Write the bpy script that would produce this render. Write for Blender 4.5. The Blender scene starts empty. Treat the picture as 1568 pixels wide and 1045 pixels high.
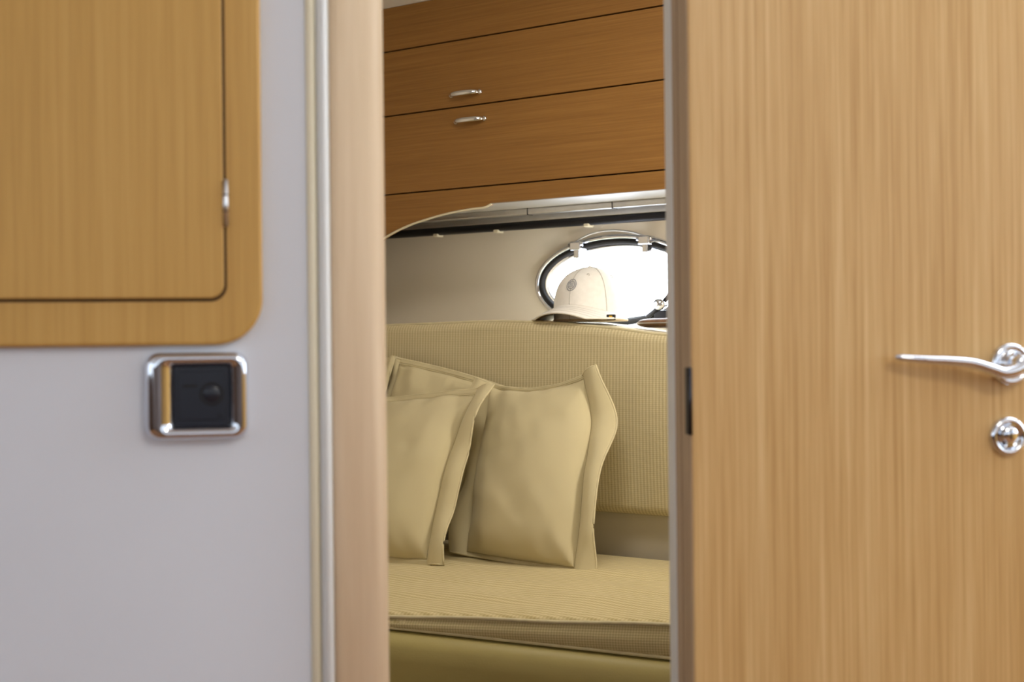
import bpy, bmesh, math, random
from mathutils import Vector, Matrix, noise
random.seed(4)
sc = bpy.context.scene
sc.view_settings.view_transform = 'Standard'
sc.view_settings.look = 'None'

def lin(r, g, b):
    f = lambda c: (c/255/12.92) if c/255 <= 0.04045 else ((c/255+0.055)/1.055)**2.4
    return (f(r), f(g), f(b), 1)

# ------------------------------------------------------------ frames
FB = Matrix.Translation((0, 1.40, 1.0)) @ Matrix.Rotation(math.radians(12), 4, 'Z')      # bulkhead with the doorway
FC = Matrix.Translation((0.254, 2.95, 1.0)) @ Matrix.Rotation(math.radians(-34.3), 4, 'Z')  # hull side of the cabin
ID = Matrix.Identity(4)

# ------------------------------------------------------------ materials
def base_mat(name, col, rough=0.5, metal=0.0, spec=0.5):
    m = bpy.data.materials.new(name); m.use_nodes = True
    b = m.node_tree.nodes['Principled BSDF']
    b.inputs['Base Color'].default_value = col
    b.inputs['Roughness'].default_value = rough
    b.inputs['Metallic'].default_value = metal
    b.inputs['Specular IOR Level'].default_value = spec
    return m, m.node_tree, b

def N(nt, t, **kw):
    n = nt.nodes.new(t)
    for k, v in kw.items():
        setattr(n, k, v)
    return n

def wood(name, dark, mid, light, axis='Z', fine=90, contrast=1.0, rough=0.4, bump=0.05, wts=(0.45, 0.40, 0.15)):
    m, nt, b = base_mat(name, mid, rough, spec=0.35)
    L = nt.links
    tc = N(nt, 'ShaderNodeTexCoord')
    def grain(s, long, det, dist):
        mp = N(nt, 'ShaderNodeMapping')
        sv = [s, s, s]; sv['XYZ'.index(axis)] = long
        mp.inputs['Scale'].default_value = sv
        L.new(tc.outputs['Object'], mp.inputs['Vector'])
        n = N(nt, 'ShaderNodeTexNoise')
        n.inputs['Scale'].default_value = 1
        n.inputs['Detail'].default_value = det
        n.inputs['Roughness'].default_value = 0.6
        n.inputs['Distortion'].default_value = dist
        L.new(mp.outputs[0], n.inputs['Vector'])
        return n
    g1 = grain(fine, 2.0, 4, 0.15)
    g2 = grain(fine*2.6, 6.0, 3, 0.1)
    g3 = grain(fine*0.10, 0.9, 2, 0.4)
    a = N(nt, 'ShaderNodeMath', operation='MULTIPLY'); a.inputs[1].default_value = wts[0]
    L.new(g1.outputs['Fac'], a.inputs[0])
    c = N(nt, 'ShaderNodeMath', operation='MULTIPLY_ADD'); c.inputs[1].default_value = wts[1]
    L.new(g2.outputs['Fac'], c.inputs[0]); L.new(a.outputs[0], c.inputs[2])
    d = N(nt, 'ShaderNodeMath', operation='MULTIPLY_ADD'); d.inputs[1].default_value = wts[2]
    L.new(g3.outputs['Fac'], d.inputs[0]); L.new(c.outputs[0], d.inputs[2])
    r = N(nt, 'ShaderNodeValToRGB')
    w = 0.16/contrast
    e = r.color_ramp.elements
    e[0].position = 0.5-w; e[0].color = dark
    e[1].position = 0.5+w; e[1].color = light
    x = e.new(0.5); x.color = mid
    L.new(d.outputs[0], r.inputs[0]); L.new(r.outputs[0], b.inputs['Base Color'])
    bp = N(nt, 'ShaderNodeBump'); bp.inputs['Strength'].default_value = bump; bp.inputs['Distance'].default_value = 0.001
    L.new(d.outputs[0], bp.inputs['Height']); L.new(bp.outputs[0], b.inputs['Normal'])
    return m

def plain(name, col, rough=0.5, metal=0.0, spec=0.5, nscale=8, amt=0.06, bump=0.0, bscale=200):
    m, nt, b = base_mat(name, col, rough, metal, spec)
    L = nt.links
    tc = N(nt, 'ShaderNodeTexCoord')
    n = N(nt, 'ShaderNodeTexNoise'); n.inputs['Scale'].default_value = nscale
    L.new(tc.outputs['Object'], n.inputs['Vector'])
    r = N(nt, 'ShaderNodeValToRGB')
    e = r.color_ramp.elements
    e[0].position = 0.3; e[1].position = 0.7
    e[0].color = tuple(c*(1-amt) for c in col[:3])+(1,)
    e[1].color = tuple(min(1, c*(1+amt)) for c in col[:3])+(1,)
    L.new(n.outputs['Fac'], r.inputs[0]); L.new(r.outputs[0], b.inputs['Base Color'])
    if bump:
        n2 = N(nt, 'ShaderNodeTexNoise'); n2.inputs['Scale'].default_value = bscale
        L.new(tc.outputs['Object'], n2.inputs['Vector'])
        bp = N(nt, 'ShaderNodeBump'); bp.inputs['Strength'].default_value = bump; bp.inputs['Distance'].default_value = 0.002
        L.new(n2.outputs['Fac'], bp.inputs['Height']); L.new(bp.outputs[0], b.inputs['Normal'])
    return m

def fabric(name, dark, light, coord='UV', sx=100, sy=250, distort=0.0, bump=0.3, ymix=0.4, lowscale=6, low=0.3):
    """woven cloth: ribs along one axis crossed by a finer thread"""
    m, nt, b = base_mat(name, light, 0.9, spec=0.15)
    L = nt.links
    tc = N(nt, 'ShaderNodeTexCoord')
    def wave(direction, s, dd):
        w = N(nt, 'ShaderNodeTexWave', wave_type='BANDS', bands_direction=direction, wave_profile='SIN')
        w.inputs['Scale'].default_value = s
        w.inputs['Distortion'].default_value = dd
        w.inputs['Detail'].default_value = 2.0
        w.inputs['Detail Scale'].default_value = 0.5
        L.new(tc.outputs[coord], w.inputs['Vector'])
        return w
    w1 = wave('X', sx, distort*0.3); w2 = wave('Z' if coord == 'Object' and sy > 0 else 'Y', abs(sy), distort)
    mx = N(nt, 'ShaderNodeMix', data_type='FLOAT'); mx.inputs[0].default_value = ymix
    L.new(w1.outputs['Fac'], mx.inputs[2]); L.new(w2.outputs['Fac'], mx.inputs[3])
    n = N(nt, 'ShaderNodeTexNoise'); n.inputs['Scale'].default_value = lowscale; n.inputs['Detail'].default_value = 4
    L.new(tc.outputs[coord], n.inputs['Vector'])
    mm = N(nt, 'ShaderNodeMix', data_type='FLOAT'); mm.inputs[0].default_value = low
    L.new(mx.outputs[0], mm.inputs[2]); L.new(n.outputs['Fac'], mm.inputs[3])
    r = N(nt, 'ShaderNodeValToRGB')
    e = r.color_ramp.elements
    e[0].position = 0.2; e[0].color = dark; e[1].position = 0.8; e[1].color = light
    L.new(mm.outputs[0], r.inputs[0]); L.new(r.outputs[0], b.inputs['Base Color'])
    bp = N(nt, 'ShaderNodeBump'); bp.inputs['Strength'].default_value = bump; bp.inputs['Distance'].default_value = 0.001
    L.new(mx.outputs[0], bp.inputs['Height']); L.new(bp.outputs[0], b.inputs['Normal'])
    b.inputs['Sheen Weight'].default_value = 0.15
    return m

M = {}
M['door'] = wood('oak_veneer_door', lin(186, 146, 90), lin(206, 168, 112), lin(222, 189, 136), 'Z', 160, 1.05, 0.38, wts=(0.45, 0.43, 0.12))
M['cab'] = wood('oak_veneer_cabinet', lin(184, 142, 74), lin(202, 160, 88), lin(212, 172, 102), 'Z', 110, 0.7, 0.4)
M['casing'] = wood('pale_wood_casing', lin(214, 188, 154), lin(224, 200, 167), lin(232, 210, 180), 'Z', 60, 0.7, 0.5)
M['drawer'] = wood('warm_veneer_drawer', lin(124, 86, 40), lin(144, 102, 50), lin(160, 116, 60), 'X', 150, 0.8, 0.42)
M['edge'] = wood('door_edge_wood', lin(164, 140, 114), lin(180, 156, 128), lin(194, 170, 140), 'Z', 60, 0.8, 0.5)
M['walnut'] = wood('dark_walnut_panel', lin(44, 30, 22), lin(58, 40, 28), lin(74, 52, 36), 'X', 40, 0.9, 0.4)
M['wall'] = plain('white_gelcoat_wall', lin(223, 228, 238), 0.35, nscale=3, amt=0.02)
M['cream'] = plain('cream_trim', lin(238, 230, 204), 0.4, nscale=5, amt=0.02)
M['bead'] = plain('white_trim', lin(226, 228, 228), 0.4, nscale=5, amt=0.02)
M['hull'] = plain('hull_liner_vinyl', lin(240, 230, 212), 0.55, nscale=4, amt=0.03, bump=0.1, bscale=300)
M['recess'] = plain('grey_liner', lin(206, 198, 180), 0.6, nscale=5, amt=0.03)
M['ceil'] = plain('ceiling_liner', lin(226, 224, 220), 0.6, nscale=4, amt=0.02)
M['floor'] = wood('teak_floor', lin(90, 56, 28), lin(120, 78, 42), lin(140, 94, 54), 'Y', 30, 1.0, 0.4)
M['chrome'] = plain('polished_chrome', lin(222, 226, 234), 0.05, 1.0, nscale=4, amt=0.02)
M['alu'] = plain('brushed_aluminium', lin(216, 218, 222), 0.3, 1.0, nscale=40, amt=0.05)
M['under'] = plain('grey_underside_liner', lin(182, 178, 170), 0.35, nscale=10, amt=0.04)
M['darkmetal'] = plain('dark_anodised', lin(44, 44, 50), 0.35, 0.6, nscale=10, amt=0.05)
M['black'] = plain('black_plastic', lin(30, 34, 46), 0.3, nscale=10, amt=0.1)
M['blackrub'] = plain('black_rubber', lin(24, 22, 22), 0.7, nscale=20, amt=0.1)
M['gap'] = plain('dark_shadow_gap', lin(62, 40, 20), 0.9, nscale=20, amt=0.1)
M['pillow'] = fabric('khaki_pillow_cotton', lin(198, 186, 148), lin(212, 201, 164), 'UV', 42, 42, 0.0, 0.12, 0.5, 3, 0.12)
M['thread'] = plain('khaki_stitching', lin(176, 162, 122), 0.9, nscale=60, amt=0.08)
M['piping'] = plain('khaki_piping', lin(208, 197, 160), 0.85, nscale=60, amt=0.08)
M['back'] = fabric('backrest_ribbed_cloth', lin(188, 174, 136), lin(218, 206, 168), 'Object', 38, 75, 0.2, 0.25, 0.35, 5)
M['seat'] = fabric('seat_rippled_cloth', lin(184, 168, 120), lin(218, 204, 160), 'Object', 48, -22, 3.0, 0.6, 0.65, 9)
M['seatside'] = fabric('seat_boxing_cloth', lin(184, 170, 126), lin(212, 199, 156), 'Object', 70, 70, 0.5, 0.3, 0.5, 9)
M['vinyl'] = plain('olive_vinyl', lin(176, 162, 100), 0.5, nscale=6, amt=0.04, bump=0.1, bscale=250)
M['cap'] = plain('white_cap_cotton', lin(246, 243, 238), 0.9, nscale=90, amt=0.03, bump=0.3, bscale=700)
M['capin'] = plain('cap_underbrim', lin(206, 182, 150), 0.9, nscale=60, amt=0.05)
M['capst'] = plain('cap_stitching', lin(186, 182, 174), 0.9, nscale=60, amt=0.05)
M['embl'] = plain('cap_embroidery', lin(140, 142, 150), 0.9, nscale=60, amt=0.05)
M['yellow'] = plain('yellow_tag', lin(230, 180, 20), 0.5, nscale=60, amt=0.05)
M['brown'] = plain('brown_leather', lin(120, 88, 62), 0.55, nscale=60, amt=0.25, bump=0.3, bscale=500)

# ------------------------------------------------------------ mesh helpers
def empty(name, frame=ID):
    e = bpy.data.objects.new(name, None); sc.collection.objects.link(e)
    e.empty_display_size = 0.05
    e.matrix_world = frame
    return e

def mesh(name, verts, faces, mat, frame=ID, parent=None, smooth=False, bevel=0, seg=3, solid=0, uvs=None):
    me = bpy.data.meshes.new(name); me.from_pydata([tuple(v) for v in verts], [], faces)
    bm = bmesh.new(); bm.from_mesh(me)
    bmesh.ops.recalc_face_normals(bm, faces=bm.faces[:])
    bm.to_mesh(me); bm.free()
    me.update()
    if uvs:
        ul = me.uv_layers.new(name='UVMap')
        for lp in me.loops:
            ul.data[lp.index].uv = uvs[lp.vertex_index]
    me.materials.append(mat)
    ob = bpy.data.objects.new(name, me); sc.collection.objects.link(ob)
    if parent:
        ob.parent = parent           # vertices are in the parent's frame
    else:
        ob.matrix_world = frame
    if solid:
        s = ob.modifiers.new('solid', 'SOLIDIFY'); s.thickness = solid; s.offset = 0
    if bevel:
        bv = ob.modifiers.new('bev', 'BEVEL'); bv.width = bevel; bv.segments = seg
        bv.limit_method = 'ANGLE'; bv.angle_limit = math.radians(35)
        smooth = True
    if smooth:
        for p in me.polygons: p.use_smooth = True
        if bevel:
            wn = ob.modifiers.new('wn', 'WEIGHTED_NORMAL'); wn.keep_sharp = False
    return ob

def box(name, x0, x1, y0, y1, z0, z1, mat, **k):
    v = [(x, y, z) for x in (x0, x1) for y in (y0, y1) for z in (z0, z1)]
    f = [(0, 1, 3, 2), (4, 6, 7, 5), (0, 4, 5, 1), (2, 3, 7, 6), (0, 2, 6, 4), (1, 5, 7, 3)]
    return mesh(name, v, f, mat, **k)

def prism(name, outline, y0, y1, mat, **k):
    """outline in (x,z), extruded along y"""
    n = len(outline)
    v = [(x, y0, z) for x, z in outline]+[(x, y1, z) for x, z in outline]
    f = [tuple(range(n)), tuple(range(2*n-1, n-1, -1))]
    f += [(i, (i+1) % n, n+(i+1) % n, n+i) for i in range(n)]
    return mesh(name, v, f, mat, **k)

def loft(name, loops, mat, cap0=False, cap1=True, closed=True, **k):
    n = len(loops[0]); v = [p for l in loops for p in l]; f = []
    for j in range(len(loops)-1):
        for i in range(n if closed else n-1):
            a = j*n+i; b = j*n+(i+1) % n
            f.append((a, b, b+n, a+n))
    if cap0: f.append(tuple(range(n)))
    if cap1: f.append(tuple(range((len(loops)-1)*n, len(loops)*n)))
    k.setdefault('smooth', True)
    return mesh(name, v, f, mat, **k)

def rrect(cx, cz, w, h, r, n=8):
    pts = []
    for (sx, sz, a0) in ((1, 1, 0), (-1, 1, 90), (-1, -1, 180), (1, -1, 270)):
        for i in range(n+1):
            a = math.radians(a0+90*i/n)
            pts.append((cx+sx*(w/2-r)+r*math.cos(a), cz+sz*(h/2-r)+r*math.sin(a)))
    return pts

def lathe(name, cx, cz, prof, mat, n=48, cap1=True, **k):
    loops = [[(cx+r*math.cos(2*math.pi*i/n), y, cz+r*math.sin(2*math.pi*i/n)) for i in range(n)] for r, y in prof]
    return loft(name, loops, mat, cap0=False, cap1=cap1, **k)

def tube(name, pts, rad, mat, n=14, flat=(1, 1), up=Vector((0, 0, 1)), **k):
    pts = [Vector(p) for p in pts]
    if not isinstance(rad, (list, tuple)): rad = [rad]*len(pts)
    loops = []
    for i, p in enumerate(pts):
        t = (pts[min(i+1, len(pts)-1)]-pts[max(i-1, 0)]).normalized()
        u = up if abs(t.dot(up)) < 0.95 else Vector((0, 1, 0))
        s = t.cross(u).normalized(); w = s.cross(t).normalized()
        loops.append([p+s*(rad[i]*flat[0]*math.cos(2*math.pi*j/n))+w*(rad[i]*flat[1]*math.sin(2*math.pi*j/n)) for j in range(n)])
    return loft(name, loops, mat, cap0=True, cap1=True, **k)

def smoothpath(pts, m=8):
    out = []
    P = [Vector(p) for p in pts]
    for i in range(len(P)-1):
        p0 = P[max(i-1, 0)]; p1 = P[i]; p2 = P[i+1]; p3 = P[min(i+2, len(P)-1)]
        for j in range(m):
            t = j/m
            out.append(0.5*((2*p1)+(p2-p0)*t+(2*p0-5*p1+4*p2-p3)*t*t+(3*p1-p0-3*p2+p3)*t**3))
    out.append(P[-1]); return out

def interp(tab, x):
    if x <= tab[0][0]: return tab[0][1]
    for (a, b), (c, d) in zip(tab, tab[1:]):
        if x <= c:
            t = (x-a)/(c-a); t = t*t*(3-2*t)*0.5+t*0.5
            return b+(d-b)*t
    return tab[-1][1]

# ============================================================ SALOON SIDE : bulkhead with doorway
wl = empty('wall_bulkhead', FB)
box('panel_port', -1.6, -0.2065, 0, 0.045, -1.0, 1.0, M['wall'], parent=wl)
box('panel_starboard', 0.188, 1.6, 0, 0.035, -1.0, 1.0, M['wall'], parent=wl)
box('panel_header', -0.2065, 0.188, 0, 0.045, 0.80, 1.0, M['wall'], parent=wl)

t1 = empty('trim_1', FB)      # rounded moulding between wall and casing
prof = [(-0.2120, 0.0), (-0.2110, -0.004), (-0.2080, -0.006), (-0.2045, -0.006), (-0.2015, -0.003), (-0.2000, 0.045), (-0.2120, 0.045)]
loft('moulding', [[(x, y, -1.0) for x, y in prof], [(x, y, 0.86) for x, y in prof]], M['cream'], cap0=True, parent=t1)
prof = [(-0.2015, 0.0), (-0.2010, -0.007), (-0.1985, -0.011), (-0.1955, -0.013), (-0.1915, -0.012), (-0.1885, -0.006), (-0.1880, 0.045), (-0.2015, 0.045)]
loft('bead', [[(x, y, -1.0) for x, y in prof], [(x, y, 0.86) for x, y in prof]], M['bead'], cap0=True, parent=t1)
t2 = empty('trim_2', FB)      # wood casing at left
prof = [(-0.1885, 0.045), (-0.1885, -0.006), (-0.186, -0.009), (-0.180, -0.010), (-0.150, -0.010), (-0.139, -0.008), (-0.1330, -0.002), (-0.1320, 0.045)]
loft('casing_post', [[(x, y, -1.0) for x, y in prof], [(x, y, 0.86) for x, y in prof]], M['casing'], cap0=True, parent=t2)
t3 = empty('trim_3', FB)      # right jamb
box('jamb', 0.1840, 0.188, -0.002, 0.036, -1.0, 0.80, M['edge'], bevel=0.001, parent=t3)
box('jamb_edge', 0.1830, 0.188, 0.014, 0.038, -1.0, 0.80, M['bead'], bevel=0.0015, parent=t3)
t4 = empty('trim_4', FB)
box('header_casing', -0.19, 0.19, -0.012, 0.047, 0.78, 0.84, M['casing'], bevel=0.004, parent=t4)

# wall cabinet on the left
cb = empty('wall_cabinet', FB)
def corner_panel(x0, x1, z0, z1, r, n=12):
    pts = [(x0, z0)]
    for i in range(n+1):
        a = math.radians(-90+90*i/n)
        pts.append((x1-r+r*math.cos(a), z0+r+r*math.sin(a)))
    pts += [(x1, z1), (x0, z1)]
    return pts
prism('surround', corner_panel(-1.3, -0.2570, -0.001, 0.9, 0.047), -0.012, 0.0, M['cab'], bevel=0.004, parent=cb)
prism('shadow_gap', corner_panel(-1.25, -0.2920, 0.0425, 0.85, 0.016), -0.0128, -0.0118, M['gap'], parent=cb)
prism('cabinet_door', corner_panel(-1.25, -0.2948, 0.0455, 0.85, 0.014), -0.0165, -0.012, M['cab'], bevel=0.0015, parent=cb)
tube('hinge_barrel', [(-0.2925, -0.0165, 0.117), (-0.2925, -0.0165, 0.163)], 0.0026, M['alu'], parent=cb)
for zz in (0.132, 0.148):
    tube('hinge_knuckle', [(-0.2925, -0.0165, zz-0.0006), (-0.2925, -0.0165, zz+0.0006)], 0.0029, M['gap'], parent=cb)

# socket plate
so = empty('wall_socket', FB)
cx, cz = -0.3225, -0.0515
lv = [(0.101, 0.088, 0.014, 0.0), (0.101, 0.088, 0.014, -0.004), (0.0995, 0.0865, 0.014, -0.0085), (0.096, 0.084, 0.013, -0.0130), (0.090, 0.080, 0.011, -0.0160),
      (0.080, 0.074, 0.009, -0.0170), (0.068, 0.067, 0.006, -0.0155), (0.058, 0.0625, 0.004, -0.0110), (0.055, 0.061, 0.003, -0.008)]
off = [0, 0, 0.0003, 0.001, 0.002, 0.003, 0.004, 0.0045, 0.0045]
loft('chrome_frame', [[(x, y, z) for x, z in rrect(cx+off[i], cz, w, h, r)] for i, (w, h, r, y) in enumerate(lv)], M['chrome'], cap1=False, parent=so)
ix = cx+0.0045
box('insert', ix-0.0272, ix+0.0272, -0.0088, -0.001, cz-0.0303, cz+0.0303, M['black'], bevel=0.0015, parent=so)
box('rocker_panel', ix-0.0225, ix+0.0225, -0.0102, -0.008, cz-0.024, cz+0.024, M['black'], bevel=0.0012, parent=so)
lathe('dial_ring', ix+0.010, cz+0.002, [(0.0115, -0.009), (0.0115, -0.0108), (0.0105, -0.0112), (0.0098, -0.0108), (0.0096, -0.0104)], M['blackrub'], cap1=False, parent=so)
lathe('dial', ix+0.010, cz+0.002, [(0.0085, -0.009), (0.0085, -0.0106), (0.0080, -0.0110), (0.0005, -0.0110)], M['black'], parent=so)
box('slot', ix-0.018, ix-0.004, -0.0108, -0.0095, cz+0.009, cz+0.0115, M['blackrub'], bevel=0.0005, parent=so)
box('indicator', ix+0.015, ix+0.019, -0.0108, -0.0095, cz-0.0205, cz-0.018, M['darkmetal'], bevel=0.0004, parent=so)

# ------------------------------------------------------------ door leaf, folded open against bulkhead
dr = empty('door_1', FB)
box('leaf', 0.1855, 0.640, -0.035, -0.0035, -0.97, 0.76, M['door'], bevel=0.0025, parent=dr)
box('leaf_edge_band', 0.1846, 0.1856, -0.033, -0.005, -0.97, 0.76, M['edge'], parent=dr)
box('hinge_plate', 0.1825, 0.1848, -0.0335, -0.0215, -0.101, -0.030, M['darkmetal'], bevel=0.0006, parent=dr)
tube('hinge_pin', [(0.1835, -0.0345, -0.101), (0.1835, -0.0345, -0.030)], 0.0022, M['darkmetal'], parent=dr)
hx, hz = 0.5565, -0.0315
lathe('handle_rose', hx, hz, [(0.0235, -0.034), (0.0238, -0.038), (0.0228, -0.0415), (0.0200, -0.0430), (0.0175, -0.0425), (0.0165, -0.0410), (0.0150, -0.0425), (0.0125, -0.0450), (0.0108, -0.0480), (0.0100, -0.050), (0.0005, -0.050)], M['chrome'], parent=dr)
lathe('handle_hub', hx, hz, [(0.0100, -0.046), (0.0108, -0.050), (0.0112, -0.060), (0.0100, -0.0655), (0.0070, -0.0675), (0.0005, -0.068)], M['chrome'], parent=dr)
lp = smoothpath([(hx+0.002, -0.059, hz+0.001), (hx-0.010, -0.0600, hz-0.0060), (hx-0.024, -0.0600, hz-0.0085), (hx-0.040, -0.0600, hz-0.0035), (hx-0.060, -0.0590, hz+0.0025), (hx-0.085, -0.0580, hz+0.0052), (hx-0.115, -0.0560, hz+0.0070), (hx-0.137, -0.0530, hz+0.0090), (hx-0.1470, -0.0510, hz+0.0105)], 6)
nr = len(lp)
rr = [interp([(0, 0.0100), (0.15, 0.0094), (0.3, 0.0084), (0.6, 0.0068), (0.9, 0.0048), (0.97, 0.0034), (1, 0.0012)], i/(nr-1)) for i in range(nr)]
tube('lever', lp, rr, M['chrome'], n=20, flat=(1.15, 0.85), parent=dr)
ex, ez = 0.5530, -0.1115
lathe('lock_escutcheon', ex, ez, [(0.0217, -0.034), (0.0219, -0.0375), (0.0210, -0.0405), (0.0185, -0.0420), (0.0160, -0.0415), (0.0145, -0.0395), (0.0130, -0.0375), (0.0110, -0.0372), (0.0005, -0.0372)], M['chrome'], parent=dr)
lathe('lock_cylinder', ex, ez+0.002, [(0.0090, -0.036), (0.0090, -0.0425), (0.0080, -0.0438), (0.0005, -0.0440)], M['chrome'], parent=dr)
box('lock_body', ex-0.0045, ex+0.0045, -0.0425, -0.036, ez-0.0120, ez-0.002, M['chrome'], bevel=0.001, parent=dr)
box('key_slot', ex-0.0007, ex+0.0007, -0.0446, -0.0436, ez-0.003, ez+0.007, M['blackrub'], parent=dr)

# ============================================================ CABIN
PA, PZ, RX, RZ = -0.185, 0.143, 0.236, 0.119
wh = empty('wall_hull', FC)
x0, x1, z0, z1 = -1.62, 1.02, -1.0, 0.86
n = 96
ell = []; rec = []
angs = sorted([2*math.pi*i/n for i in range(n)]+[math.atan2(zc-PZ, xc-PA) % (2*math.pi) for xc in (x0, x1) for zc in (z0, z1)])
for a in angs:
    c, s = math.cos(a), math.sin(a)
    k = 1/math.sqrt((c/(RX-0.03))**2+(s/(RZ-0.026))**2)
    ell.append((PA+k*c, PZ+k*s))
    tx = ((x1-PA)/c if c > 1e-9 else (x0-PA)/c if c < -1e-9 else 1e9)
    tz = ((z1-PZ)/s if s > 1e-9 else (z0-PZ)/s if s < -1e-9 else 1e9)
    t = min(tx, tz); rec.append((PA+t*c, PZ+t*s))
loft('hull_liner', [[(x, 0.28, z) for x, z in rec], [(x, 0.28, z) for x, z in ell], [(x, 0.31, z) for x, z in ell], [(x, 0.31, z) for x, z in rec]], M['hull'], cap1=False, smooth=False, parent=wh)

box('wall_aft', 0.99, 1.03, -1.02, 0.30, -1.0, 0.86, M['hull'], frame=FC)
box('wall_forward', -0.94, -0.90, 1.22, 4.10, 0.0, 1.86, M['hull'])
cpoly = [(-0.93, 1.245), (0.55, 1.56), (1.28, 2.60), (-0.93, 4.10)]
mesh('ceiling', [(x, y, 1.835) for x, y in cpoly]+[(x, y, 1.87) for x, y in cpoly],
     [(0, 1, 2, 3), (7, 6, 5, 4)]+[(i, (i+1) % 4, 4+(i+1) % 4, 4+i) for i in range(4)], M['ceil'])
box('floor', -2.2, 2.2, -2.2, 4.3, -0.04, 0.0, M['floor'])
box('ceiling_saloon', -2.2, 2.2, -2.2, 1.35, 2.0, 2.04, M['ceil'])
wb = empty('wall_saloon_back')  # unseen wall, panelled dark to deepen the chrome's reflections
box('lower_panel', -2.2, 2.2, -2.24, -2.2, 0.0, 1.15, M['walnut'], parent=wb)
box('upper_panel', -2.2, 2.2, -2.24, -2.2, 1.80, 2.0, M['walnut'], parent=wb)
for xx in (-2.2, -0.75, 0.65, 2.1):
    box('window_post', xx, xx+0.10, -2.24, -2.2, 1.15, 1.80, M['walnut'], parent=wb)
wsl = empty('wall_saloon_left')  # also out of view, kept dark for the chrome to reflect
box('lower_panel', -2.24, -2.2, -2.2, 1.05, 0.0, 1.0, M['walnut'], parent=wsl)
box('upper_panel', -2.24, -2.2, -2.2, 1.05, 1.85, 2.0, M['walnut'], parent=wsl)
wsr = empty('wall_saloon_right')
box('lower_panel', 2.2, 2.24, -2.2, 1.85, 0.0, 1.0, M['cab'], parent=wsr)
box('upper_panel', 2.2, 2.24, -2.2, 1.85, 1.80, 2.0, M['cab'], parent=wsr)

# porthole
ph = empty('window_1', FC)
def eloop(dr, y, n=96):
    return [(PA+(RX+dr)*math.cos(2*math.pi*i/n), y, PZ+(RZ+dr)*math.sin(2*math.pi*i/n)) for i in range(n)]
loft('chrome_ring', [eloop(-0.002, 0.281), eloop(0.0, 0.276), eloop(-0.002, 0.270), eloop(-0.007, 0.266), eloop(-0.012, 0.268), eloop(-0.015, 0.273)], M['chrome'], cap1=False, parent=ph)
loft('black_gasket', [eloop(-0.013, 0.275), eloop(-0.015, 0.270), eloop(-0.020, 0.267), eloop(-0.025, 0.270), eloop(-0.027, 0.280), eloop(-0.028, 0.300)], M['blackrub'], cap1=False, parent=ph)
loft('inner_ring', [eloop(-0.026, 0.290), eloop(-0.028, 0.283), eloop(-0.031, 0.283), eloop(-0.033, 0.290), eloop(-0.033, 0.312)], M['alu'], cap1=False, parent=ph)
for (a, z, tag) in ((-0.283, 0.238, 'l'), (-0.090, 0.243, 'r')):
    box('hinge_lug_'+tag, a-0.016, a+0.016, 0.244, 0.279, z-0.014, z+0.008, M['chrome'], bevel=0.004, parent=ph)
    box('hinge_arm_'+tag, a-0.008, a+0.008, 0.250, 0.275, z-0.034, z-0.008, M['chrome'], bevel=0.003, parent=ph)
    tube('hinge_pin_'+tag, [(a-0.020, 0.250, z+0.001), (a+0.020, 0.250, z+0.001)], 0.005, M['chrome'], parent=ph)
hp = smoothpath([(-0.283, 0.250, 0.246), (-0.24, 0.248, 0.262), (-0.185, 0.247, 0.268), (-0.13, 0.248, 0.262), (-0.09, 0.250, 0.250)], 6)
tube('stay_bar', hp, 0.0022, M['alu'], parent=ph)
lathe('latch_knob', -0.044, 0.084, [(0.006, 0.27), (0.006, 0.25), (0.012, 0.246), (0.015, 0.236), (0.012, 0.228), (0.0005, 0.226)], M['chrome'], n=24, parent=ph)
tube('latch_arm', smoothpath([(-0.090, 0.262, 0.055), (-0.064, 0.250, 0.068), (-0.044, 0.246, 0.084), (-0.020, 0.252, 0.108)], 5), 0.006, M['darkmetal'], parent=ph)
box('latch_keeper', -0.066, -0.016, 0.248, 0.276, 0.040, 0.070, M['darkmetal'], bevel=0.004, parent=ph)

# drawers / overhead lockers
du = empty('overhead_drawer_unit', FC)
L0, L1 = -1.38, 0.985
box('carcass', L0, L1, 0.019, 0.279, 0.332, 0.833, M['gap'], parent=du)
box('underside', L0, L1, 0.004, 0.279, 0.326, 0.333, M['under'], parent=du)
arc = [(L0, 0.06), (-0.80, 0.195), (-0.735, 0.240), (-0.706, 0.258), (-0.66, 0.277), (-0.61, 0.292), (-0.567, 0.301), (-0.515, 0.310), (-0.4675, 0.316), (-0.42, 0.3195), (-0.388, 0.3205), (-0.376, 0.323), (-0.365, 0.3275)]
arcs = [(p.x, p.z) for p in smoothpath([(x, 0, z) for x, z in arc], 4)]
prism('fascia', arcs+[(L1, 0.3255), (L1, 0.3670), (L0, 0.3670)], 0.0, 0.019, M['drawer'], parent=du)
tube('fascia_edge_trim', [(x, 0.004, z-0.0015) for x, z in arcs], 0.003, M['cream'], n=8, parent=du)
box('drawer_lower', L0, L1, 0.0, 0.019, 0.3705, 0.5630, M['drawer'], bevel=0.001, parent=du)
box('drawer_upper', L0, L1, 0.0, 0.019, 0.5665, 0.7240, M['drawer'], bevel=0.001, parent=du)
box('top_panel', L0, L1, 0.0, 0.019, 0.7275, 0.8345, M['drawer'], bevel=0.001, parent=du)
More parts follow.
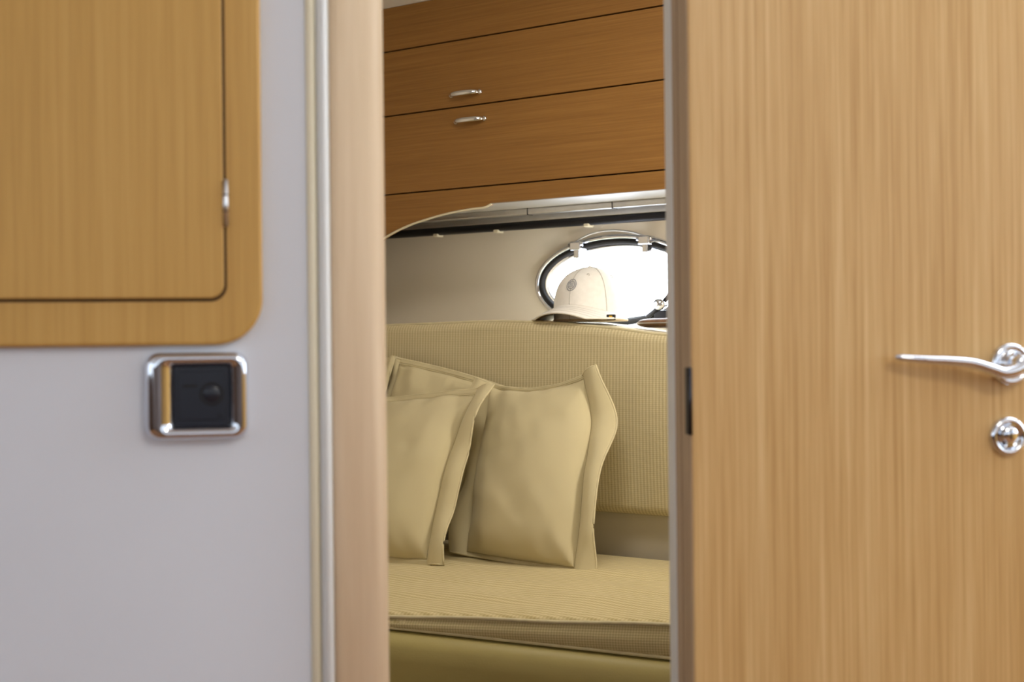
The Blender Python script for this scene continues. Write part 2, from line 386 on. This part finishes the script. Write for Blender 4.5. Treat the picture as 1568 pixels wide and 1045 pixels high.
for (a, z, tag) in ((-0.434, 0.594, 'upper'), (-0.421, 0.529, 'lower')):
    pp = smoothpath([(a-0.042, 0.0, z), (a-0.038, -0.010, z-0.0005), (a-0.026, -0.019, z-0.001), (a, -0.024, z-0.0015), (a+0.026, -0.019, z-0.001), (a+0.038, -0.010, z-0.0005), (a+0.042, 0.0, z)], 5)
    k = len(pp)
    tube('pull_'+tag, pp, [0.0028+0.0022*math.sin(math.pi*i/(k-1)) for i in range(k)], M['chrome'], flat=(0.7, 1.2), parent=du)
    for sgn in (-1, 1):
        lathe('pull_foot_'+tag, a+sgn*0.042, z, [(0.006, 0.001), (0.006, -0.003), (0.004, -0.005), (0.0005, -0.005)], M['chrome'], n=20, parent=du)

# curtain rail
rl = empty('curtain_rail', FC)
box('track', -1.3, 0.98, 0.150, 0.172, 0.311, 0.3265, M['alu'], bevel=0.003, parent=rl)
box('track_back', -1.3, 0.98, 0.225, 0.245, 0.302, 0.3265, M['alu'], bevel=0.002, parent=rl)
tube('rod', [(-1.3, 0.232, 0.293), (0.98, 0.232, 0.293)], 0.011, M['darkmetal'], n=20, parent=rl)
for a in (-0.70, -0.505, -0.235, 0.06):
    box('rail_clip', a-0.007, a+0.007, 0.219, 0.247, 0.278, 0.286, M['cream'], bevel=0.002, parent=rl)
for a in (-0.36, -0.12, 0.12):
    box('track_joint', a-0.001, a+0.001, 0.149, 0.173, 0.310, 0.3265, M['darkmetal'], parent=rl)

# backrest with curved top
topz = [(-1.6, 0.036), (-0.9, 0.040), (-0.63, 0.046), (-0.37, 0.050), (-0.22, 0.045), (-0.10, 0.034), (0.11, 0.011), (0.4, -0.006), (1.0, -0.01)]
XL = -1.38
xs = [XL+i*(0.98-XL)/66 for i in range(67)]
def backshape(x, v):      # v 0 bottom..1 top
    zt = interp(topz, x); zb = -0.388
    z = zb+(zt-zb)*v
    e = min(v, 1-v)*(zt-zb)
    r = 0.022
    y = 0.0
    if e < r: y = r-math.sqrt(max(0, r*r-(r-e)**2))
    return y-0.008*math.sin(math.pi*v), z
br = empty('sofa_backrest', FC)
vs = [0, .004, .012, .025, .04, .055, .1, .2, .35, .5, .65, .8, .9, .945, .96, .975, .988, .996, 1]
verts = []; faces = []
rows = len(vs)+2
for x in xs:
    verts.append((x, 0.098, -0.388))
    for v in vs:
        y, z = backshape(x, v); verts.append((x, y, z))
    verts.append((x, 0.098, interp(topz, x)))
for i in range(len(xs)-1):
    for j in range(rows):
        a = i*rows+j; b = i*rows+(j+1) % rows
        faces.append((a, b, b+rows, a+rows))
faces.append(tuple(range(rows))); faces.append(tuple(range((len(xs)-1)*rows, len(xs)*rows)))
mesh('cushion', verts, faces, M['back'], parent=br, smooth=True)
tube('top_piping', [(x, 0.012, interp(topz, x)-0.003) for x in xs], 0.004, M['piping'], n=8, parent=br)
lo = [(x, interp(topz, x)-0.002) for x in xs]
prism('shelf_ledge', lo+[(0.98, -0.06), (XL, -0.06)], 0.099, 0.2795, M['cream'], frame=FC)
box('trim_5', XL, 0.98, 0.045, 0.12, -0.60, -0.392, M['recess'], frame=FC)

# ---------------- bench seat
ss = empty('bench_seat', FC)
def fb(a):           # distance of the front edge from the backrest plane, following the forward bulkhead
    return max(0.05, min(0.716-0.4233*a, (0.254+0.826*a+0.88)/0.5635))
def th(a): return max(0.026, min(0.12, 0.030+0.080*(a+0.065)))
xs2 = [-1.33+i*(0.98+1.33)/120 for i in range(121)]
verts = []; faces = []
K = 70
ring = None
for x in xs2:
    d = fb(x); t = th(x); prof = []
    prof.append((0.02, -t))
    prof.append((0.02, -0.02)); prof.append((0.012, -0.006)); prof.append((0.0, 0.0))
    for j in range(1, K):
        v = j/K
        b = v*(d-0.012)
        w = 0.006*math.sin(math.pi*v)+0.005*(noise.noise(Vector((x*5, b*7, 0.3))))*min(1, 6*(1-v))
        w += 0.0030*noise.noise(Vector((x*6+3*b, b*24, 1.7)))*min(1, 5*(1-v))
        prof.append((-b, w))
    for ang in (90, 65, 40, 15, 0):
        ar = math.radians(ang); prof.append((-(d-0.012+0.012*math.cos(ar)), -0.012+0.012*math.sin(ar)))
    for q in (0.3, 0.5, 0.7, 0.85):
        zq = -0.012-(t-0.012)*q
        prof.append((-(d+0.006*math.sin(math.pi*q)), zq))
    prof.append((-(d-0.004), -t))
    ring = len(prof)
    verts += [(x, y, -0.481+z) for y, z in prof]
for i in range(len(xs2)-1):
    for j in range(ring):
        a = i*ring+j; b = i*ring+(j+1) % ring
        faces.append((a, b, b+ring, a+ring))
faces.append(tuple(range(ring))); faces.append(tuple(range((len(xs2)-1)*ring, len(xs2)*ring)))
cu = mesh('cushion', verts, faces, M['seat'], parent=ss, smooth=True)
cu.data.materials.append(M['seatside'])
for p in cu.data.polygons:
    if abs(p.normal.z) < 0.6: p.material_index = 1
tube('piping_top', [(x, -(fb(x)-0.001), -0.481-0.007+0.0012*math.sin(x*23)) for x in xs2], 0.0035, M['piping'], n=8, parent=ss)
tube('piping_bottom', [(x, -(fb(x)+0.001), -0.481-th(x)+0.003) for x in xs2], 0.0032, M['piping'], n=8, parent=ss)
verts = []; faces = []
for x in xs2:
    d = fb(x); t = th(x); z = -0.481-t
    prof = [(0.03, z-0.001), (-(d-0.02), z-0.001), (-(d+0.004), z-0.004), (-(d+0.018), z-0.012), (-(d+0.026), z-0.026), (-(d+0.028), z-0.05), (-(d+0.022), z-0.11), (-(d+0.012), z-0.2), (-(d-0.02), -0.92), (-(d-0.08), -1.0), (0.03, -1.0)]
    ring = len(prof); verts += [(x, y, zz) for y, zz in prof]
for i in range(len(xs2)-1):
    for j in range(ring):
        a = i*ring+j; b = i*ring+(j+1) % ring
        faces.append((a, b, b+ring, a+ring))
faces.append(tuple(range(ring))); faces.append(tuple(range((len(xs2)-1)*ring, len(xs2)*ring)))
mesh('base', verts, faces, M['vinyl'], parent=ss, smooth=True)

# ---------------- pillows
def pillow(name, TL, TR, BR, BL, T=0.055, mt=None, mr=None, mb=None, ml=None, rb=None, fx=0.14, fy=0.06, seed=0, wav=1.0):
    C = [Vector(p) for p in (BL, BR, TR, TL)]
    mids = [mb, mr, mt, ml]
    for i in range(4):
        m = (C[i]+C[(i+1) % 4])/2
        mids[i] = m+Vector(mids[i]) if mids[i] is not None else m
    cen = sum(C, Vector())/4
    G = 100
    rbv = Vector(rb) if rb else Vector()
    def base(s, t):
        p = Vector()
        for c, (a, b) in zip(C, ((-1, -1), (1, -1), (1, 1), (-1, 1))):
            p += c*(0.25*(1+a*s)*(1+b*t)*(a*s+b*t-1))
        p += mids[0]*(0.5*(1-s*s)*(1-t)); p += mids[2]*(0.5*(1-s*s)*(1+t))
        p += mids[1]*(0.5*(1+s)*(1-t*t)); p += mids[3]*(0.5*(1-s)*(1-t*t))
        if s > 0: p += rbv*(s**2*math.exp(-((t-0.50)/0.40)**2))
        return p
    nrm = (C[1]-C[0]).cross(C[3]-C[0]).normalized()
    W = (C[1]-C[0]).length; H = (C[3]-C[0]).length
    def surf(s, t, side):
        s2 = abs(s)/(1-fx); t2 = abs(t)/(1-fy)
        inside = s2 < 1 and t2 < 1
        h = ((1-s2**2.4)**0.55)*((1-t2**2.6)**0.55) if inside else 0
        h *= 1.0-0.12*t
        p = base(s, t)
        q = Vector((s*2+seed*7, t*2, seed))
        wr = 0.007*noise.noise(q)+0.003*noise.noise(q*2.3)
        ang = math.atan2(abs(t), abs(s))
        rad = math.hypot(s, t)
        cre = 0.0035*math.sin(ang*16+seed+2*noise.noise(Vector((s*2, t*2, seed+5))))*max(0, min(1, (rad-0.75)/0.35)) if inside else 0
        fl = 0
        if abs(s) > 1-fx:
            k = (abs(s)-(1-fx))/fx
            fl = wav*(0.014*k*math.sin(t*4.2+seed*2+(1 if s > 0 else 2.6))+0.004*k*math.sin(t*9+seed))
            fl += 0.010*math.sin(k*math.pi*0.9)      # flange lifts forward before falling back
        d = side*(T*h+0.0022)+wr+fl+side*cre
        if (0.96 < s2 < 1.03 and t2 < 1.02) or (0.97 < t2 < 1.02 and s2 < 1.02): d -= side*0.0015
        return p+nrm*d-cen
    # grid lines concentrated on the seam
    def knots(f):
        e = 1-f
        a = [-1+ (1-e)*i/16 for i in range(16)]
        b = [-e+2*e*(0.5-0.5*math.cos(math.pi*i/(G-32))) for i in range(G-32)]
        c = [e+(1-e)*i/16 for i in range(17)]
        r = a+b+c
        return r[:G+1] if len(r) >= G+1 else r+[1]*(G+1-len(r))
    ks, kt = knots(fx), knots(fy)
    verts = []; uvs = []; faces = []
    for side in (1, -1):
        for t in kt:
            for s in ks:
                verts.append(surf(s, t, side))
                uvs.append(((s+1)/2*W*10, (t+1)/2*H*10))
    m = (G+1)**2
    for side in (0, 1):
        for j in range(G):
            for i in range(G):
                a = side*m+j*(G+1)+i
                faces.append((a, a+1, a+G+2, a+G+1))
    def idx(i, j): return j*(G+1)+i
    per = [idx(i, 0) for i in range(G)]+[idx(G, j) for j in range(G)]+[idx(i, G) for i in range(G, 0, -1)]+[idx(0, j) for j in range(G, 0, -1)]
    for k in range(len(per)):
        a = per[k]; b = per[(k+1) % len(per)]
        faces.append((a, b, b+m, a+m))
    pe = empty(name, Matrix.Translation(cen))
    mesh('cover', verts, faces, M['pillow'], parent=pe, smooth=True, uvs=uvs)
    ex_, ey_ = 1-fx+0.004, 1-fy+0.003
    loop = [(-ex_+2*ex_*i/40, -ey_) for i in range(40)]+[(ex_, -ey_+2*ey_*i/40) for i in range(40)]+[(ex_-2*ex_*i/40, ey_) for i in range(40)]+[(-ex_, ey_-2*ey_*i/40) for i in range(41)]
    tube('flange_seam', [surf(s, t, 1)+nrm*0.0004 for s, t in loop], 0.0008, M['thread'], n=6, parent=pe)
    tube('hem', [surf(s, t, 1)-nrm*0.002 for s, t in [(-1+2*i/40, -1) for i in range(40)]+[(1, -1+2*i/40) for i in range(40)]+[(1-2*i/40, 1) for i in range(40)]+[(-1, 1-2*i/40) for i in range(41)]], 0.0026, M['piping'], n=8, parent=pe)
    return pe

pillow('throw_pillow', (-0.080, 3.115, 0.912), (0.185, 2.925, 0.940), (0.160, 2.737, 0.520), (-0.142, 2.985, 0.529),
       T=0.066, mt=(0.0, 0, -0.034), mr=(0.012, -0.01, 0), mb=(0, -0.01, -0.001), ml=(0.004, 0, 0), rb=(0.028, 0, 0), fx=0.24, fy=0.04, seed=1)
pillow('throw_pillow', (-0.370, 3.190, 0.862), (-0.040, 2.965, 0.902), (-0.146, 2.835, 0.520), (-0.480, 3.000, 0.528),
       T=0.060, mt=(0.0, 0, -0.004), mr=(-0.022, -0.02, 0), mb=(0, -0.015, -0.002), fx=0.24, fy=0.07, seed=2)
pillow('throw_pillow', (-0.290, 3.265, 0.962), (-0.010, 3.105, 0.890), (-0.170, 3.060, 0.530), (-0.400, 3.200, 0.530),
       T=0.034, mt=(0.0, 0, 0.006), fx=0.14, fy=0.06, seed=3)
pillow('throw_pillow', (-0.560, 3.440, 0.950), (-0.277, 3.255, 0.960), (-0.420, 3.170, 0.530), (-0.680, 3.330, 0.530),
       T=0.040, fx=0.14, fy=0.06, seed=5)

# ---------------- baseball cap on the ledge
cpx, cpy, cpz = -0.176, 0.140, 0.0455
CF = FC @ Matrix.Translation((cpx, cpy, cpz))
cp = empty('baseball_cap', CF)
nseg, nel = 60, 24
R, H = 0.086, 0.128
def crown(th_, e, off=0):
    # th_=0 is straight out of the brim (-y)
    s = e
    r = (1-s**3.2)**0.52
    r *= (1.0-0.03*s)
    y = -math.cos(th_)*R*1.10*r; x = math.sin(th_)*R*0.98*r
    # front panels stand up straighter than the back
    y -= 0.010*s*(1-s)
    z = H*s
    z += 0.007*math.cos(th_)*math.sin(math.pi*s)
    v = Vector((x, y, z))
    if off: v += Vector((x, y, z*0.6)).normalized()*off
    return v
loops = []
for j in range(nel+1):
    e = math.sin(j/nel*math.pi/2)
    e = min(e, 0.9995)
    loops.append([crown(2*math.pi*i/nseg, e) for i in range(nseg)])
loft('crown', loops, M['cap'], parent=cp)
for k in range(6):
    th_ = math.radians(60*k)
    tube('seam_%d' % k, [crown(th_, min(0.999, math.sin(j/20*math.pi/2)), 0.0002) for j in range(20)], 0.0009, M['capst'], n=6, parent=cp)
for k in range(6):
    c0 = crown(math.radians(30+60*k), 0.80, 0.0008)
    tube('eyelet_%d' % k, [c0+Vector((0.0030*math.cos(q*math.pi/6), 0, 0.0030*math.sin(q*math.pi/6))) for q in range(13)], 0.0008, M['capst'], n=6, parent=cp)
bl = [[(r*math.cos(2*math.pi*i/20), r*math.sin(2*math.pi*i/20), z) for i in range(20)] for r, z in ((0.0075, H-0.003), (0.0075, H), (0.005, H+0.0025), (0.0005, H+0.003))]
loft('button', bl, M['cap'], parent=cp)
for rad in (0.014, 0.0095):
    pts = []
    for q in range(25):
        a = q*2*math.pi/24
        tt = rad*math.cos(a)/(R*1.0); e = 0.60+rad*math.sin(a)/H
        pts.append(crown(tt, e, 0.0006))
    tube('emblem_ring', pts, 0.0009, M['embl'], n=6, parent=cp)
for dx in (-0.004, 0.0, 0.004):
    tube('emblem_bar', [crown(dx/R, 0.60+z/H, 0.0006) for z in (-0.006, -0.002, 0.002, 0.006)], 0.0008, M['embl'], n=6, parent=cp)
verts = []; faces = []
NU, NW = 40, 12
for i in range(NU+1):
    u = -1+2*i/NU
    ti = math.radians(80*u); to = math.radians(86*u)
    pin = Vector((math.sin(ti)*R*0.985, -math.cos(ti)*R*1.10, 0))
    pout = Vector((math.sin(to)*0.109, -(0.012+0.148*max(0, math.cos(to))**0.62), 0))
    for j in range(NW+1):
        w = j/NW
        p = pin.lerp(pout, w)
        p.z = 0.036-0.031*(p.x/0.102)**2-0.018*w**1.2
        p.z = max(p.z, 0.0040)
        verts.append(p)
for i in range(NU):
    for j in range(NW):
        a = i*(NW+1)+j; faces.append((a, a+1, a+NW+2, a+NW+1))
mesh('brim', verts, faces, M['cap'], parent=cp, smooth=True, solid=0.0035)
edge = [verts[i*(NW+1)+NW] for i in range(NU+1)]
tube('brim_edge', edge, 0.0024, M['cap'], n=8, parent=cp)
for w_ in (4, 6, 8, 10):
    tube('brim_stitch', [verts[i*(NW+1)+w_]+Vector((0, 0, 0.0018)) for i in range(1, NU)], 0.0005, M['capst'], n=5, parent=cp)
mesh('underbrim', [v-Vector((0, 0, 0.0022)) for v in verts], faces, M['capin'], parent=cp, smooth=True)
tube('sweatband', [crown(2*math.pi*i/40, 0.01) for i in range(41)], 0.0025, M['capin'], n=6, parent=cp)
box('strap_tag', 0.086, 0.108, -0.075, -0.068, 0.000, 0.013, M['blackrub'], bevel=0.002, parent=cp)
box('strap_tag_logo', 0.094, 0.102, -0.0762, -0.0748, 0.004, 0.010, M['yellow'], bevel=0.0005, parent=cp)

# small case at the right end of the ledge
gc = empty('eyeglass_case', FC @ Matrix.Translation((0.035, 0.105, interp(topz, -0.02)+0.0005)) )
lv = []
for i in range(13):
    x = -0.065+0.130*i/12
    k = max(0.05, 1-abs(x/0.0655)**4)**0.5
    lv.append([(x, 0.026*k*math.cos(2*math.pi*j/20), 0.011+0.011*k*math.sin(2*math.pi*j/20)) for j in range(20)])
loft('shell', lv, M['brown'], cap0=True, parent=gc)
tube('zip', [(x, -0.0265*max(0.05, 1-abs(x/0.0655)**4)**0.5, 0.011) for x in [-0.06+0.12*i/20 for i in range(21)]], 0.0015, M['alu'], n=6, parent=gc)

# ============================================================ LIGHT
w = bpy.data.worlds.new('harbour_sky'); sc.world = w; w.use_nodes = True
nt = w.node_tree; L = nt.links
bg = nt.nodes['Background']
tc = N(nt, 'ShaderNodeTexCoord')
dt = N(nt, 'ShaderNodeVectorMath', operation='DOT_PRODUCT'); dt.inputs[1].default_value = Vector((0.45, 0.85, 0.25)).normalized()
L.new(tc.outputs['Generated'], dt.inputs[0])
mr = N(nt, 'ShaderNodeMapRange'); mr.inputs[1].default_value = 0.3; mr.inputs[2].default_value = 0.9; mr.inputs[3].default_value = 1.75; mr.inputs[4].default_value = 20.0
L.new(dt.outputs['Value'], mr.inputs[0]); L.new(mr.outputs[0], bg.inputs['Strength'])
bg.inputs['Color'].default_value = (0.83, 0.91, 1.0, 1)

def area(name, loc, target, size, power, col, sy=None):
    l = bpy.data.lights.new(name, 'AREA'); l.energy = power; l.size = size; l.color = col
    if sy: l.shape = 'RECTANGLE'; l.size_y = sy
    o = bpy.data.objects.new(name, l); sc.collection.objects.link(o)
    o.location = loc
    o.rotation_euler = (Vector(target)-Vector(loc)).to_track_quat('-Z', 'Y').to_euler()
    return o
area('saloon_fill', (0.8, 0.1, 1.97), (0.6, 1.2, 0.9), 0.5, 10, (1.0, 0.94, 0.82))  # unseen warm fill, added to supplement the sky on the saloon side
area('cabin_fill', (0.05, 2.30, 1.82), (0.0, 2.60, 0.6), 0.4, 8.5, (1.0, 0.93, 0.82))  # unseen fill, added because little daylight gets into the cabin
area('hull_side_fill', (0.83, 2.40, 1.18), (-0.2, 3.3, 1.15), 0.12, 5.0, (1.0, 0.91, 0.78))  # unseen source, added low at the right to brighten the hull liner

# ============================================================ CAMERA
cam = bpy.data.cameras.new('camera'); co = bpy.data.objects.new('camera', cam); sc.collection.objects.link(co)
cam.lens = 46.88; cam.sensor_width = 36; cam.clip_start = 0.02
co.matrix_world = Matrix.Translation((0, 0, 1.0)) @ Matrix.Rotation(math.radians(90), 4, 'X') @ Matrix.Rotation(math.radians(-0.6), 4, 'Z')
cam.dof.use_dof = True; cam.dof.focus_distance = 2.55; cam.dof.aperture_fstop = 5.0
sc.camera = co
